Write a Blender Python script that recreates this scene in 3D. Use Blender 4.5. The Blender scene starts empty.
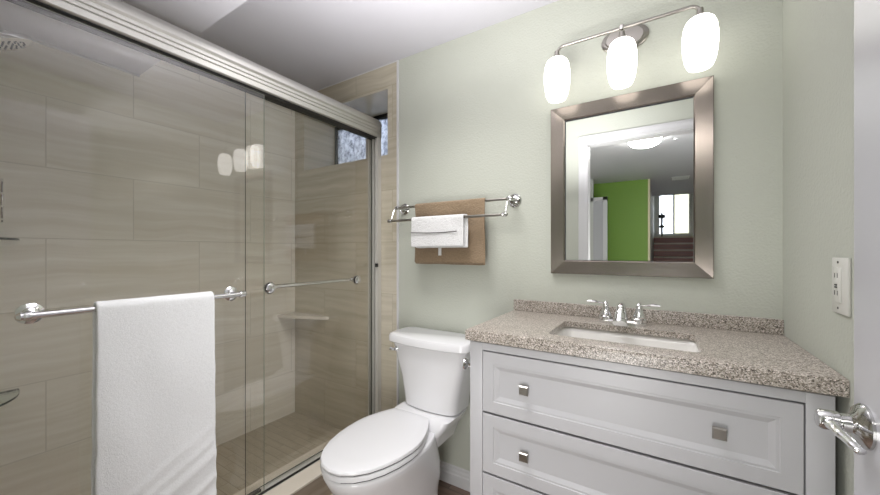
import bpy, bmesh, math, random
from mathutils import Vector, Matrix, noise
random.seed(7)
S = bpy.context.scene
PI = math.pi

# ------------------------------------------------------------------ camera
cam = bpy.data.cameras.new('camera'); camo = bpy.data.objects.new('camera', cam)
S.collection.objects.link(camo); S.camera = camo
cam.sensor_fit = 'HORIZONTAL'; cam.sensor_width = 36.0
cam.lens = 36.0 * 349.7 / 880.0
cam.clip_start = 0.01
camo.location = (0, 0, 1.186)
camo.rotation_euler = (PI/2, 0, 0.5632)
cam.shift_y = (251.2 - 247.5) / 880.0

# ------------------------------------------------------------------ world (overcast daylight, reaches the room only through the windows)
W = bpy.data.worlds.new('world'); S.world = W; W.use_nodes = True
wn = W.node_tree.nodes; wn['Background'].inputs[0].default_value = (0.95, 0.97, 1.0, 1); wn['Background'].inputs[1].default_value = 5.0

# ------------------------------------------------------------------ exposure and lamp strengths
S.view_settings.view_transform = 'Standard'; S.view_settings.look = 'None'
S.view_settings.gamma = 1.0; S.view_settings.exposure = 0.5
SHADE_E = 2.1       # vanity lamp shades
DOME_E = 30.0       # hall ceiling dome
BATH_E = 0.0

def area_light(name, loc, size, power, rot=(0, 0, 0), color=(1, 1, 1), size_y=None, spread=180):
    l = bpy.data.lights.new(name, 'AREA'); l.energy = power; l.color = color; l.size = size; l.spread = math.radians(spread)
    if size_y: l.shape = 'RECTANGLE'; l.size_y = size_y
    o = bpy.data.objects.new(name, l); S.collection.objects.link(o); o.location = loc; o.rotation_euler = rot
    return o

area_light('up_fill_light', (-0.52, 0.66, 1.50), 0.50, 13, (PI, 0, 0), (1.0, 0.98, 0.985), spread=135)  # added fill aimed up at the ceiling, no fixture of its own
area_light('down_fill_light', (-0.74, 0.90, 2.255), 0.50, 5, (0, 0, 0), (1.0, 0.985, 0.97), size_y=0.42, spread=120)  # added downward fill; no lamp is modelled on the ceiling here
area_light('rear_fill_light', (-0.20, -0.34, 0.60), 0.58, 12, (math.radians(112), 0, math.radians(52)), (1.0, 0.985, 0.97), size_y=0.78)  # added fill, unseen, low behind the camera

# ------------------------------------------------------------------ materials
def srgb(r, g, b):
    f = lambda c: (c/255/12.92) if c/255 <= 0.04045 else ((c/255+0.055)/1.055)**2.4
    return (f(r), f(g), f(b), 1)

class NT:
    def __init__(s, name):
        s.m = bpy.data.materials.new(name); s.m.use_nodes = True
        s.t = s.m.node_tree; s.b = s.t.nodes['Principled BSDF']; s.out = s.t.nodes['Material Output']
    def n(s, typ, **kw):
        nd = s.t.nodes.new(typ)
        for k, v in kw.items():
            if k.startswith('i_'):
                key = k[2:]; key = int(key) if key.isdigit() else key.replace('_', ' ')
                nd.inputs[key].default_value = v
            else: setattr(nd, k, v)
        return nd
    def l(s, a, b): s.t.links.new(a, b)
    def pos(s, scale=(1, 1, 1), loc=(0, 0, 0)):
        g = s.n('ShaderNodeTexCoord'); mp = s.n('ShaderNodeMapping')
        mp.inputs['Scale'].default_value = scale; mp.inputs['Location'].default_value = loc
        s.l(g.outputs['Object'], mp.inputs['Vector']); return mp.outputs['Vector']
    def bump(s, h, strength, dist, normal=None):
        b = s.n('ShaderNodeBump'); b.inputs['Strength'].default_value = strength; b.inputs['Distance'].default_value = dist
        s.l(h, b.inputs['Height'])
        if normal: s.l(normal, b.inputs['Normal'])
        s.l(b.outputs['Normal'], s.b.inputs['Normal']); return b

def simple(name, col, rough=0.5, metal=0.0, spec=0.5, coat=0.0):
    t = NT(name); b = t.b
    b.inputs['Base Color'].default_value = col; b.inputs['Roughness'].default_value = rough
    b.inputs['Metallic'].default_value = metal; b.inputs['Specular IOR Level'].default_value = spec
    b.inputs['Coat Weight'].default_value = coat
    return t.m

def painted(name, col, rough=0.5, bump=0.25, scale=160, dist=0.002):
    t = NT(name); b = t.b; b.inputs['Roughness'].default_value = rough
    n = t.n('ShaderNodeTexNoise', i_Scale=scale, i_Detail=3.0, i_Roughness=0.5); t.l(t.pos(), n.inputs['Vector'])
    n2 = t.n('ShaderNodeTexNoise', i_Scale=2.0, i_Detail=2.0); t.l(t.pos(), n2.inputs['Vector'])
    mx = t.n('ShaderNodeMix', data_type='RGBA'); mx.inputs[6].default_value = col
    mx.inputs[7].default_value = tuple(c*0.95 for c in col[:3])+(1,)
    t.l(n2.outputs['Fac'], mx.inputs[0]); t.l(mx.outputs[2], b.inputs['Base Color'])
    t.bump(n.outputs['Fac'], bump, dist); return t.m

def tile(name, horiz, c1, c2, grout, tw=0.58, th=0.30, off=(0, 0), rough=0.12, up='z', streak=1.0, mortar=0.0018, offs=0.5):
    """streaky porcelain tile; horiz = world axis that runs along the tile length"""
    t = NT(name); b = t.b; b.inputs['Roughness'].default_value = rough
    g = t.n('ShaderNodeTexCoord'); sp = t.n('ShaderNodeSeparateXYZ'); t.l(g.outputs['Object'], sp.inputs[0])
    cb = t.n('ShaderNodeCombineXYZ'); ax = {'x': 0, 'y': 1, 'z': 2}
    t.l(sp.outputs[ax[horiz]], cb.inputs[0]); t.l(sp.outputs[ax[up]], cb.inputs[1])
    mp = t.n('ShaderNodeMapping'); mp.inputs['Location'].default_value = (off[0], off[1], 0); t.l(cb.outputs[0], mp.inputs[0])
    br = t.n('ShaderNodeTexBrick', offset=offs, offset_frequency=2)
    br.inputs['Scale'].default_value = 1; br.inputs['Mortar Size'].default_value = mortar; br.inputs['Mortar Smooth'].default_value = 0.2
    br.inputs['Brick Width'].default_value = tw; br.inputs['Row Height'].default_value = th
    br.inputs['Color1'].default_value = (0, 0, 0, 1); br.inputs['Color2'].default_value = (1, 1, 1, 1); br.inputs['Mortar'].default_value = (0.5, 0.5, 0.5, 1)
    br.inputs['Bias'].default_value = 0.0
    t.l(mp.outputs[0], br.inputs['Vector'])
    # streaks: stretched noise, seeded per tile
    sc = t.n('ShaderNodeVectorMath', operation='MULTIPLY'); sc.inputs[1].default_value = (1.5, 30, 1); t.l(mp.outputs[0], sc.inputs[0])
    wv = t.n('ShaderNodeTexNoise', i_Scale=3.0, i_Detail=2.0); t.l(mp.outputs[0], wv.inputs['Vector'])
    wa = t.n('ShaderNodeVectorMath', operation='MULTIPLY_ADD'); wa.inputs[1].default_value = (0, 2.2, 0); t.l(wv.outputs['Color'], wa.inputs[0]); t.l(sc.outputs[0], wa.inputs[2])
    sd = t.n('ShaderNodeMath', operation='MULTIPLY'); sd.inputs[1].default_value = 5.0
    rgb = t.n('ShaderNodeSeparateColor'); t.l(br.outputs['Color'], rgb.inputs[0]); t.l(rgb.outputs[0], sd.inputs[0])
    n1 = t.n('ShaderNodeTexNoise', noise_dimensions='4D', i_Scale=1.0, i_Detail=5.0, i_Roughness=0.6); t.l(wa.outputs[0], n1.inputs['Vector']); t.l(sd.outputs[0], n1.inputs['W'])
    rp = t.n('ShaderNodeMapRange'); rp.inputs[1].default_value = 0.32; rp.inputs[2].default_value = 0.68; t.l(n1.outputs['Fac'], rp.inputs[0])
    mx = t.n('ShaderNodeMix', data_type='RGBA'); mx.inputs[6].default_value = c2; mx.inputs[7].default_value = c1; t.l(rp.outputs[0], mx.inputs[0])
    gm = t.n('ShaderNodeMix', data_type='RGBA'); gm.inputs[7].default_value = grout; t.l(br.outputs['Fac'], gm.inputs[0]); t.l(mx.outputs[2], gm.inputs[6])
    t.l(gm.outputs[2], b.inputs['Base Color'])
    inv = t.n('ShaderNodeMath', operation='SUBTRACT'); inv.inputs[0].default_value = 1; t.l(br.outputs['Fac'], inv.inputs[1])
    t.bump(inv.outputs[0], 0.3, 0.001)
    return t.m

def metal(name, col, rough=0.15, brushed=None):
    t = NT(name); b = t.b; b.inputs['Base Color'].default_value = col; b.inputs['Metallic'].default_value = 1
    b.inputs['Roughness'].default_value = rough
    if brushed:
        n = t.n('ShaderNodeTexNoise', i_Scale=1.0, i_Detail=3.0); t.l(t.pos(brushed), n.inputs['Vector'])
        rp = t.n('ShaderNodeMapRange'); rp.inputs[3].default_value = rough*0.75; rp.inputs[4].default_value = rough*1.35
        t.l(n.outputs['Fac'], rp.inputs[0]); t.l(rp.outputs[0], b.inputs['Roughness'])
        t.bump(n.outputs['Fac'], 0.06, 0.001)
    return t.m

def emit(name, col, e):
    t = NT(name); b = t.b; b.inputs['Base Color'].default_value = (0.8, 0.8, 0.8, 1)
    b.inputs['Emission Color'].default_value = col; b.inputs['Emission Strength'].default_value = e
    return t.m

def glass(name, tint, ior=1.5, gain=1.0):
    """thin clear pane: fresnel mix of a straight-through and a mirror lobe"""
    t = NT(name); t.t.nodes.remove(t.b)
    tr = t.n('ShaderNodeBsdfTransparent'); tr.inputs[0].default_value = tint
    gl = t.n('ShaderNodeBsdfGlossy'); gl.inputs['Roughness'].default_value = 0.0; gl.inputs[0].default_value = (gain, gain, gain, 1)
    ge = t.n('ShaderNodeNewGeometry'); dt = t.n('ShaderNodeVectorMath', operation='DOT_PRODUCT')
    t.l(ge.outputs['Incoming'], dt.inputs[0]); t.l(ge.outputs['Normal'], dt.inputs[1])
    ab = t.n('ShaderNodeMath', operation='ABSOLUTE'); t.l(dt.outputs['Value'], ab.inputs[0])
    om = t.n('ShaderNodeMath', operation='SUBTRACT'); om.inputs[0].default_value = 1.0; t.l(ab.outputs[0], om.inputs[1])
    pw = t.n('ShaderNodeMath', operation='POWER'); pw.inputs[1].default_value = 5.0; t.l(om.outputs[0], pw.inputs[0])
    f0 = ((ior-1)/(ior+1))**2
    fr = t.n('ShaderNodeMath', operation='MULTIPLY_ADD'); fr.inputs[1].default_value = 1-f0; fr.inputs[2].default_value = f0; t.l(pw.outputs[0], fr.inputs[0])
    mx = t.n('ShaderNodeMixShader'); t.l(fr.outputs[0], mx.inputs[0]); t.l(tr.outputs[0], mx.inputs[1]); t.l(gl.outputs[0], mx.inputs[2])
    t.l(mx.outputs[0], t.out.inputs[0]); return t.m

def stone(name):
    t = NT(name); b = t.b; b.inputs['Roughness'].default_value = 0.28; b.inputs['Specular IOR Level'].default_value = 0.5
    p = t.pos()
    v = t.n('ShaderNodeTexVoronoi', i_Scale=420.0); t.l(p, v.inputs['Vector'])
    sp = t.n('ShaderNodeSeparateColor'); t.l(v.outputs['Color'], sp.inputs[0])
    cr = t.n('ShaderNodeValToRGB'); e = cr.color_ramp; e.interpolation = 'CONSTANT'
    e.elements[0].color = srgb(80, 73, 66); e.elements[0].position = 0
    e.elements[1].color = srgb(204, 196, 188); e.elements[1].position = 0.80
    for pz, c in ((0.12, srgb(128, 119, 108)), (0.30, srgb(152, 144, 134)), (0.55, srgb(178, 170, 161)), (0.93, srgb(222, 212, 206))):
        el = e.elements.new(pz); el.color = c
    t.l(sp.outputs[0], cr.inputs[0]); t.l(cr.outputs[0], b.inputs['Base Color']); return t.m

def cloth(name, col, bump=0.5, scale=420, col2=None, rib=None):
    t = NT(name); b = t.b; b.inputs['Roughness'].default_value = 0.95; b.inputs['Specular IOR Level'].default_value = 0.1
    b.inputs['Sheen Weight'].default_value = 0.3
    n = t.n('ShaderNodeTexNoise', i_Scale=scale, i_Detail=2.0); t.l(t.pos(), n.inputs['Vector'])
    mx = t.n('ShaderNodeMix', data_type='RGBA'); mx.inputs[6].default_value = tuple(c*0.9 for c in col[:3])+(1,)
    mx.inputs[7].default_value = col
    rp = t.n('ShaderNodeMapRange'); rp.inputs[1].default_value = 0.35; rp.inputs[2].default_value = 0.6; t.l(n.outputs['Fac'], rp.inputs[0])
    t.l(rp.outputs[0], mx.inputs[0]); t.l(mx.outputs[2], b.inputs['Base Color'])
    n3 = t.n('ShaderNodeTexNoise', i_Scale=scale*0.3, i_Detail=3.0); t.l(t.pos(), n3.inputs['Vector'])
    ad = t.n('ShaderNodeMath', operation='ADD'); t.l(n.outputs['Fac'], ad.inputs[0]); t.l(n3.outputs['Fac'], ad.inputs[1])
    t.bump(ad.outputs[0], bump, 0.004); return t.m

M = {}
M['wall'] = painted('sage wall paint', srgb(188, 191, 180), 0.75, 0.6, 130, 0.003)
M['ceil'] = painted('ceiling paint', srgb(200, 199, 205), 0.6, 0.15, 120)
M['white'] = painted('white trim paint', srgb(208, 208, 209), 0.35, 0.05, 60)
M['cab'] = painted('cabinet paint', srgb(192, 192, 195), 0.35, 0.03, 40)
M['doorp'] = painted('door paint', srgb(184, 184, 188), 0.25, 0.03, 30)
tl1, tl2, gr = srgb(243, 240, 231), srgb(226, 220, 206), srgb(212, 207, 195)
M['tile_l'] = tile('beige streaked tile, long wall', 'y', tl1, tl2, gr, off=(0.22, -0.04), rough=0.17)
M['tile_b'] = tile('beige streaked tile, end wall', 'x', srgb(200, 193, 175), srgb(176, 167, 148), srgb(172, 164, 146), off=(-0.15, -0.04))  # same tile as the long wall, darkened for the dimmer light there
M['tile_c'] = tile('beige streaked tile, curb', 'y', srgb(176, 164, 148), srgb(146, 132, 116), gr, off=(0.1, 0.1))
M['tile_sf'] = tile('small shower floor tile', 'x', srgb(184, 176, 158), srgb(164, 154, 134), srgb(142, 134, 116), tw=0.15, th=0.05, up='y', mortar=0.0015, rough=0.3)
M['tile_f'] = tile('brown floor tile', 'x', srgb(142, 120, 106), srgb(98, 80, 70), srgb(84, 72, 64), tw=0.6, th=0.15, up='y', rough=0.35)
M['marble'] = simple('white curb stone', srgb(214, 206, 192), 0.25)
M['chrome'] = metal('chrome', (0.82, 0.82, 0.83, 1), 0.08)
M['nickel'] = metal('brushed nickel', (0.62, 0.60, 0.57, 1), 0.25)
M['nickel_c'] = metal('polished nickel', (0.55, 0.55, 0.54, 1), 0.12)
M['nickel_dark'] = metal('dark nickel', (0.36, 0.34, 0.31, 1), 0.28)
M['rail'] = metal('satin aluminium', (0.60, 0.59, 0.56, 1), 0.48)
M['jamb'] = simple('satin jamb aluminium', (0.62, 0.61, 0.57, 1), 0.35, 0.35)
M['black'] = simple('black rubber', (0.012, 0.012, 0.012, 1), 0.5)
M['dark'] = simple('shadow gap black', (0.02, 0.02, 0.02, 1), 0.8)
M['frame_h'] = metal('brushed bronze nickel, horizontal grain', (0.25, 0.218, 0.195, 1), 0.22, (4, 4, 700))
M['frame_v'] = metal('brushed bronze nickel, vertical grain', (0.25, 0.218, 0.195, 1), 0.22, (700, 4, 4))
M['mirror'] = simple('mirror silver', (0.90, 0.91, 0.90, 1), 0.0, 1.0)
M['glass'] = glass('shower glass', (0.992, 0.988, 0.974, 1), 1.55)
M['glass_edge'] = simple('polished glass edge', srgb(48, 58, 50), 0.15)
M['glass_edge_pale'] = simple('pale glass edge', srgb(150, 156, 142), 0.2)
M['clear'] = glass('clear glass', (0.93, 0.97, 0.95, 1), 1.5)
M['porc'] = simple('white porcelain', srgb(228, 228, 230), 0.08, coat=0.3)
M['plastic'] = simple('white seat plastic', srgb(230, 230, 232), 0.22)
M['sinkp'] = simple('sink porcelain', srgb(236, 234, 230), 0.12)
M['stone'] = stone('speckled stone')
M['towel_w'] = cloth('white terry cloth', srgb(248, 249, 251), 0.22)
M['towel_t'] = cloth('tan terry cloth', srgb(142, 123, 100), 1.0, 130)
M['towel_w2'] = cloth('white wash cloth', srgb(228, 228, 228), 0.9, 300)
M['stripe'] = cloth('grey stripe yarn', srgb(100, 98, 96))
M['shade'] = emit('lit frosted glass', (1.0, 0.965, 0.91, 1), SHADE_E)
M['dome'] = emit('lit dome glass', (1.0, 0.97, 0.93, 1), DOME_E)
M['switch'] = simple('light switch plastic', srgb(212, 212, 205), 0.35)
M['slot'] = simple('slot', srgb(60, 60, 58), 0.5)
M['green'] = painted('lime green wall paint', srgb(122, 160, 62), 0.5, 0.1)
M['hallw'] = painted('hall wall paint', srgb(196, 198, 192), 0.5, 0.1)
M['hallc'] = painted('hall ceiling paint', srgb(212, 212, 216), 0.6, 0.1)
M['cream'] = painted('cream lit edge', srgb(226, 216, 180), 0.5, 0.1)
M['wood'] = tile('dark brown wood', 'x', srgb(150, 78, 56), srgb(100, 48, 34), srgb(50, 28, 20), tw=3, th=3, rough=0.4)
M['nosing'] = simple('light nosing', srgb(190, 170, 150), 0.4)

# textured window pane: crinkled obscure glass, lets the daylight through
t = NT('obscure window glass'); t.t.nodes.remove(t.b)
tr = t.n('ShaderNodeBsdfTranslucent'); gl = t.n('ShaderNodeBsdfGlossy'); gl.inputs['Roughness'].default_value = 0.15
tp = t.n('ShaderNodeBsdfTransparent'); tp.inputs[0].default_value = (0.92, 0.95, 1, 1)
n = t.n('ShaderNodeTexNoise', i_Scale=24.0, i_Detail=6.0, i_Roughness=0.7); t.l(t.pos((1, 1, 0.8)), n.inputs['Vector'])
cr = t.n('ShaderNodeValToRGB'); e = cr.color_ramp; e.elements[0].position = 0.36; e.elements[0].color = srgb(110, 112, 120); e.elements[1].position = 0.6; e.elements[1].color = srgb(250, 252, 255)
t.l(n.outputs['Fac'], cr.inputs[0]); t.l(cr.outputs[0], tr.inputs[0])
m1 = t.n('ShaderNodeMixShader'); m1.inputs[0].default_value = 0.35; t.l(tr.outputs[0], m1.inputs[1]); t.l(tp.outputs[0], m1.inputs[2])
m2 = t.n('ShaderNodeMixShader'); m2.inputs[0].default_value = 0.06; t.l(m1.outputs[0], m2.inputs[1]); t.l(gl.outputs[0], m2.inputs[2])
t.l(m2.outputs[0], t.out.inputs[0]); M['obscure'] = t.m
t = NT('translucent lit wall'); t.t.nodes.remove(t.b); a1 = t.n('ShaderNodeBsdfTranslucent'); a1.inputs[0].default_value = srgb(190, 190, 178); t.l(a1.outputs[0], t.out.inputs[0]); M['lit_wall'] = t.m
M['well'] = painted('galvanised well', srgb(190, 196, 208), 0.5, 0.2)
M['gravel'] = cloth('gravel', srgb(150, 150, 158), 0.9, 60)

# ------------------------------------------------------------------ helpers
def link(name, bm, mat, parent=None, smooth=False, mods=None):
    me = bpy.data.meshes.new(name); bmesh.ops.recalc_face_normals(bm, faces=bm.faces); bm.to_mesh(me); bm.free()
    for m in (mat if isinstance(mat, list) else [mat]): me.materials.append(M[m])
    if smooth:
        for p in me.polygons: p.use_smooth = True
        if smooth != 'all':
            try: me.set_sharp_from_angle(angle=math.radians(35))
            except Exception: pass
    o = bpy.data.objects.new(name, me); S.collection.objects.link(o)
    if parent: o.parent = parent; o.matrix_parent_inverse = Matrix.Translation(parent.location).inverted() if parent.type == 'EMPTY' else Matrix.Identity(4)
    return o

def thing(name, label, cat, loc=(0, 0, 0), group=None):
    o = bpy.data.objects.new(name, None); S.collection.objects.link(o); o.location = loc; o.empty_display_size = 0.05
    o['label'] = label; o['category'] = cat
    if group: o['group'] = group
    return o

def tag(o, label, cat, group=None):
    o['label'] = label; o['category'] = cat
    if group: o['group'] = group
    return o

def struct(o): o['kind'] = 'structure'; return o

def box(bm, x0, x1, y0, y1, z0, z1, bev=0.0, seg=2, mi=0):
    r = bmesh.ops.create_cube(bm, size=1.0); vs = r['verts']
    for v in vs: v.co = Vector(((x0+x1)/2+v.co.x*abs(x1-x0), (y0+y1)/2+v.co.y*abs(y1-y0), (z0+z1)/2+v.co.z*abs(z1-z0)))
    fs = list({f for v in vs for f in v.link_faces})
    for f in fs: f.material_index = mi
    if bev > 0:
        es = list({e for v in vs for e in v.link_edges})
        bmesh.ops.bevel(bm, geom=es, offset=bev, segments=seg, profile=0.5, affect='EDGES')
    return bm

def B(*a, **k): return box(bmesh.new(), *a, **k)

def ring(bm, pts): return [bm.verts.new(p) for p in pts]
def bridge(bm, a, b, mi=0):
    n = len(a)
    for i in range(n):
        f = bm.faces.new((a[i], a[(i+1) % n], b[(i+1) % n], b[i])); f.material_index = mi
def loft(bm, rings, cap0=True, cap1=True, mi=0):
    rs = [ring(bm, r) for r in rings]
    for a, b in zip(rs, rs[1:]): bridge(bm, a, b, mi)
    if cap0: bm.faces.new(rs[0][::-1]).material_index = mi
    if cap1: bm.faces.new(rs[-1]).material_index = mi
    return bm

def frame_of(d):
    d = Vector(d).normalized(); u = Vector((0, 0, 1)) if abs(d.z) < 0.9 else Vector((1, 0, 0))
    a = d.cross(u).normalized(); b = d.cross(a).normalized(); return a, b

def lathe(bm, origin, axis, prof, seg=28, sx=1.0, mi=0, ua=None):
    """prof = [(radius, distance along axis)]"""
    o = Vector(origin); d = Vector(axis).normalized(); a, b = frame_of(d)
    if ua: a = Vector(ua); b = d.cross(a)
    rs = []
    for r, h in prof:
        r = max(r, 1e-4)
        rs.append([o + d*h + a*(r*sx*math.cos(2*PI*k/seg)) + b*(r*math.sin(2*PI*k/seg)) for k in range(seg)])
    return loft(bm, rs, mi=mi)

def smooth_path(pts, n=8):
    pts = [Vector(p) for p in pts]; out = []
    P = [pts[0]*2-pts[1]] + pts + [pts[-1]*2-pts[-2]]
    for i in range(1, len(P)-2):
        for k in range(n):
            t = k/n; p0, p1, p2, p3 = P[i-1:i+3]
            out.append(0.5*((2*p1)+(-p0+p2)*t+(2*p0-5*p1+4*p2-p3)*t*t+(-p0+3*p1-3*p2+p3)*t**3))
    out.append(pts[-1]); return out

def tube(bm, pts, r, seg=14, mi=0, flat=1.0):
    pts = [Vector(p) for p in pts]; n = len(pts); rs = []
    rad = r if hasattr(r, '__len__') else [r]*n
    if len(rad) != n: rad = [rad[0]+(rad[-1]-rad[0])*i/(n-1) for i in range(n)] if len(rad) == 2 else [rad[min(len(rad)-1, int(i/(n-1)*(len(rad)-1)+.5))] for i in range(n)]
    d = (pts[1]-pts[0]).normalized(); a, b = frame_of(d)
    for i, p in enumerate(pts):
        if i == 0: nd = pts[1]-pts[0]
        elif i == n-1: nd = pts[-1]-pts[-2]
        else: nd = pts[i+1]-pts[i-1]
        nd = nd.normalized(); q = d.rotation_difference(nd); a = q @ a; b = q @ b; d = nd
        rs.append([p + a*(rad[i]*math.cos(2*PI*k/seg)) + b*(rad[i]*flat*math.sin(2*PI*k/seg)) for k in range(seg)])
    return loft(bm, rs, mi=mi)

def extrude_profile(bm, prof, axis, a0, a1, mi=0):
    """prof: closed list of 2-D points on the other two axes (in xyz order)"""
    def P(p, t):
        if axis == 'x': return (t, p[0], p[1])
        if axis == 'y': return (p[0], t, p[1])
        return (p[0], p[1], t)
    return loft(bm, [[P(p, a0) for p in prof], [P(p, a1) for p in prof]], mi=mi)

def add_mod(o, typ, **kw):
    m = o.modifiers.new(typ.lower(), typ)
    for k, v in kw.items(): setattr(m, k, v)
    return m

# ------------------------------------------------------------------ key planes
XL, XR = -2.194, 0.3336          # left shower wall, right wall
YB, YF = 1.548, 0.04             # back wall, doorway wall (inner faces)
ZC, ZS, YS = 2.267, 2.06, 0.672  # ceiling, soffit underside, soffit edge
XT = -1.259                      # edge of the tile
DL, DR, DH = -0.503, 0.205, 2.052 # doorway

# ------------------------------------------------------------------ room shell
struct(link('floor', B(-1.27, XR+0.1, -0.06, YB+0.1, -0.1, 0), 'tile_f'))
struct(link('floor_shower', B(XL-0.1, -1.26, YF-0.1, YB+0.1, -0.1, 0.047), 'tile_sf'))
struct(link('ceiling', B(XL-0.1, XR+0.1, -0.06, YB+0.5, ZC, ZC+0.1), 'ceil'))
struct(link('ceiling_soffit', B(XL, -0.78, YF, YS, ZS, ZC), 'ceil'))
struct(link('wall_left', B(XL-0.12, XL, YF-0.1, YB+0.12, -0.05, ZC), 'tile_l'))
struct(link('wall_right', B(XR, XR+0.1, YF-0.1, YB+0.1, -0.05, ZC), 'wall'))
struct(link('wall_back', B(XT, XR+0.1, YB, YB+0.12, -0.05, ZC), 'wall'))
# tiled end wall with the window hole
WX0, WX1, WZ0, WZ1, WD = -2.094, -1.335, 1.745, 2.125, 0.32
bm = bmesh.new()
box(bm, XL-0.12, WX0, YB, YB+WD, -0.05, ZC); box(bm, WX1, XT, YB, YB+WD, -0.05, ZC)
box(bm, WX0, WX1, YB, YB+WD, -0.05, WZ0); box(bm, WX0, WX1, YB, YB+WD, WZ1, ZC)
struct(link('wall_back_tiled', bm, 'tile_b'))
# doorway wall
bm = bmesh.new(); box(bm, -1.30, DL, -0.06, YF, 0, ZC); box(bm, DR, XR+0.1, -0.06, YF, 0, ZC); box(bm, DL, DR, -0.06, YF, DH, ZC)
struct(link('wall_front', bm, 'wall'))
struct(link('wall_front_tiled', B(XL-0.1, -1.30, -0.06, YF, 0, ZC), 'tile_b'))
# curb
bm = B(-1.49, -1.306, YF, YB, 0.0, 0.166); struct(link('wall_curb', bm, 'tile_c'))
struct(link('trim_curb', B(-1.50, -1.302, YF, YB, 0.166, 0.177, bev=0.002), 'marble'))
# thin white trims
struct(link('trim_tile_edge', B(XT-0.005, XT+0.007, YB-0.007, YB+0.001, 0, ZC, bev=0.001), 'white'))
struct(link('trim_soffit', B(XL, XL+0.01, YF, YS, ZS-0.008, ZS), 'white'))
struct(link('trim_ceiling', B(XL, XT, YB-0.004, YB, ZC-0.005, ZC), 'white'))
# door casing, room side and jamb lining
bm = bmesh.new(); cw = 0.066
box(bm, DL-cw, DL, YF, YF+0.010, 0, DH, bev=0.003); box(bm, DR, DR+cw, YF, YF+0.010, 0, DH, bev=0.003); box(bm, DL-cw, DR+cw, YF, YF+0.010, DH, DH+cw, bev=0.003)
box(bm, DL-cw*0.72, DL-cw*0.3, YF+0.010, YF+0.012, 0, DH+cw*0.3); box(bm, DL-cw*0.72, DR+cw*0.72, YF+0.010, YF+0.014, DH+cw*0.3, DH+cw*0.72)
struct(link('trim_doorway', bm, 'white', smooth=True))
bm = bmesh.new(); box(bm, DL, DL+0.006, -0.06, YF, 0, DH); box(bm, DR-0.006, DR, -0.06, YF-0.0, 0, DH); box(bm, DL, DR, -0.06, YF, DH-0.006, DH)
struct(link('trim_jamb', bm, 'white'))
# baseboards (moulded profile)
def baseboard(x0, x1):
    prof = [(YB, 0), (YB-0.014, 0), (YB-0.014, 0.052), (YB-0.010, 0.058), (YB-0.010, 0.070), (YB-0.006, 0.078), (YB-0.006, 0.088), (YB-0.002, 0.093), (YB, 0.093)]
    return extrude_profile(bmesh.new(), prof, 'x', x0, x1)
struct(link('baseboard_back', baseboard(XT+0.007, -0.575), 'white'))

# window
win = bpy.data.objects.new('window_1', None); S.collection.objects.link(win); struct(win)
yw = YB+WD-0.05
bm = bmesh.new()
fw = 0.022
box(bm, WX0, WX1, yw, yw+0.04, WZ1-fw, WZ1); box(bm, WX0, WX1, yw, yw+0.04, WZ0, WZ0+fw)
box(bm, WX0, WX0+fw, yw, yw+0.04, WZ0+fw, WZ1-fw); box(bm, WX1-fw, WX1, yw, yw+0.04, WZ0+fw, WZ1-fw)
link('window_frame', bm, 'black', win)
bm = bmesh.new(); xm = -1.745
box(bm, xm-0.02, xm+0.02, yw-0.006, yw+0.03, WZ0+fw, WZ1-fw, bev=0.002)
link('window_mullion', bm, 'rail', win)
link('pane', B(WX0+fw, xm-0.02, yw+0.012, yw+0.016, WZ0+fw, WZ1-fw), 'obscure', win)
link('pane', B(xm+0.02, WX1-fw, yw+0.022, yw+0.026, WZ0+fw, WZ1-fw), 'obscure', win)

# ------------------------------------------------------------------ shower enclosure
XO, XI = -1.400, -1.432     # outer and inner panel planes
enc = thing('shower_door_frame', 'satin aluminium header rail, wall jamb and sill track of the sliding glass shower', 'shower frame', (-1.41, 0.8, 0.177))
prof = [(-1.462, 1.852), (-1.452, 1.846), (-1.385, 1.846), (-1.380, 1.850), (-1.380, 1.868), (-1.384, 1.871), (-1.380, 1.874), (-1.380, 1.884), (-1.384, 1.887), (-1.380, 1.890), (-1.380, 1.900),
        (-1.386, 1.904), (-1.379, 1.912), (-1.380, 1.926), (-1.388, 1.942), (-1.402, 1.956), (-1.422, 1.966), (-1.448, 1.970), (-1.462, 1.966)]
link('header_rail', extrude_profile(bmesh.new(), prof, 'y', YF, YB-0.001), 'rail', enc, smooth=True)
link('header_channel', B(-1.450, -1.390, YF, YB-0.003, 1.842, 1.846), 'black', enc)
bm = bmesh.new(); box(bm, -1.462, -1.452, YB-0.03, YB, 0.177, 1.846, bev=0.001); box(bm, -1.442, -1.422, YB-0.024, YB, 0.177, 1.846, bev=0.002); box(bm, -1.404, -1.384, YB-0.03, YB, 0.177, 1.846, bev=0.001)
box(bm, -1.46, -1.385, YB-0.006, YB, 0.177, 1.846)
link('wall_jamb', bm, 'jamb', enc)
link('jamb_bumper', B(-1.392, -1.380, YB-0.045, YB-0.03, 1.095, 1.115), 'black', enc)
link('sill_track', B(-1.450, -1.392, YF, YB-0.031, 0.177, 0.1795), 'jamb', enc)
link('track_gasket', B(-1.400, -1.393, YF, YB-0.031, 0.1795, 0.187), 'black', enc)
link('bottom_guide', B(-1.425, -1.407, 0.79, 0.835, 0.1795, 0.196, bev=0.002), 'black', enc)

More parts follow.
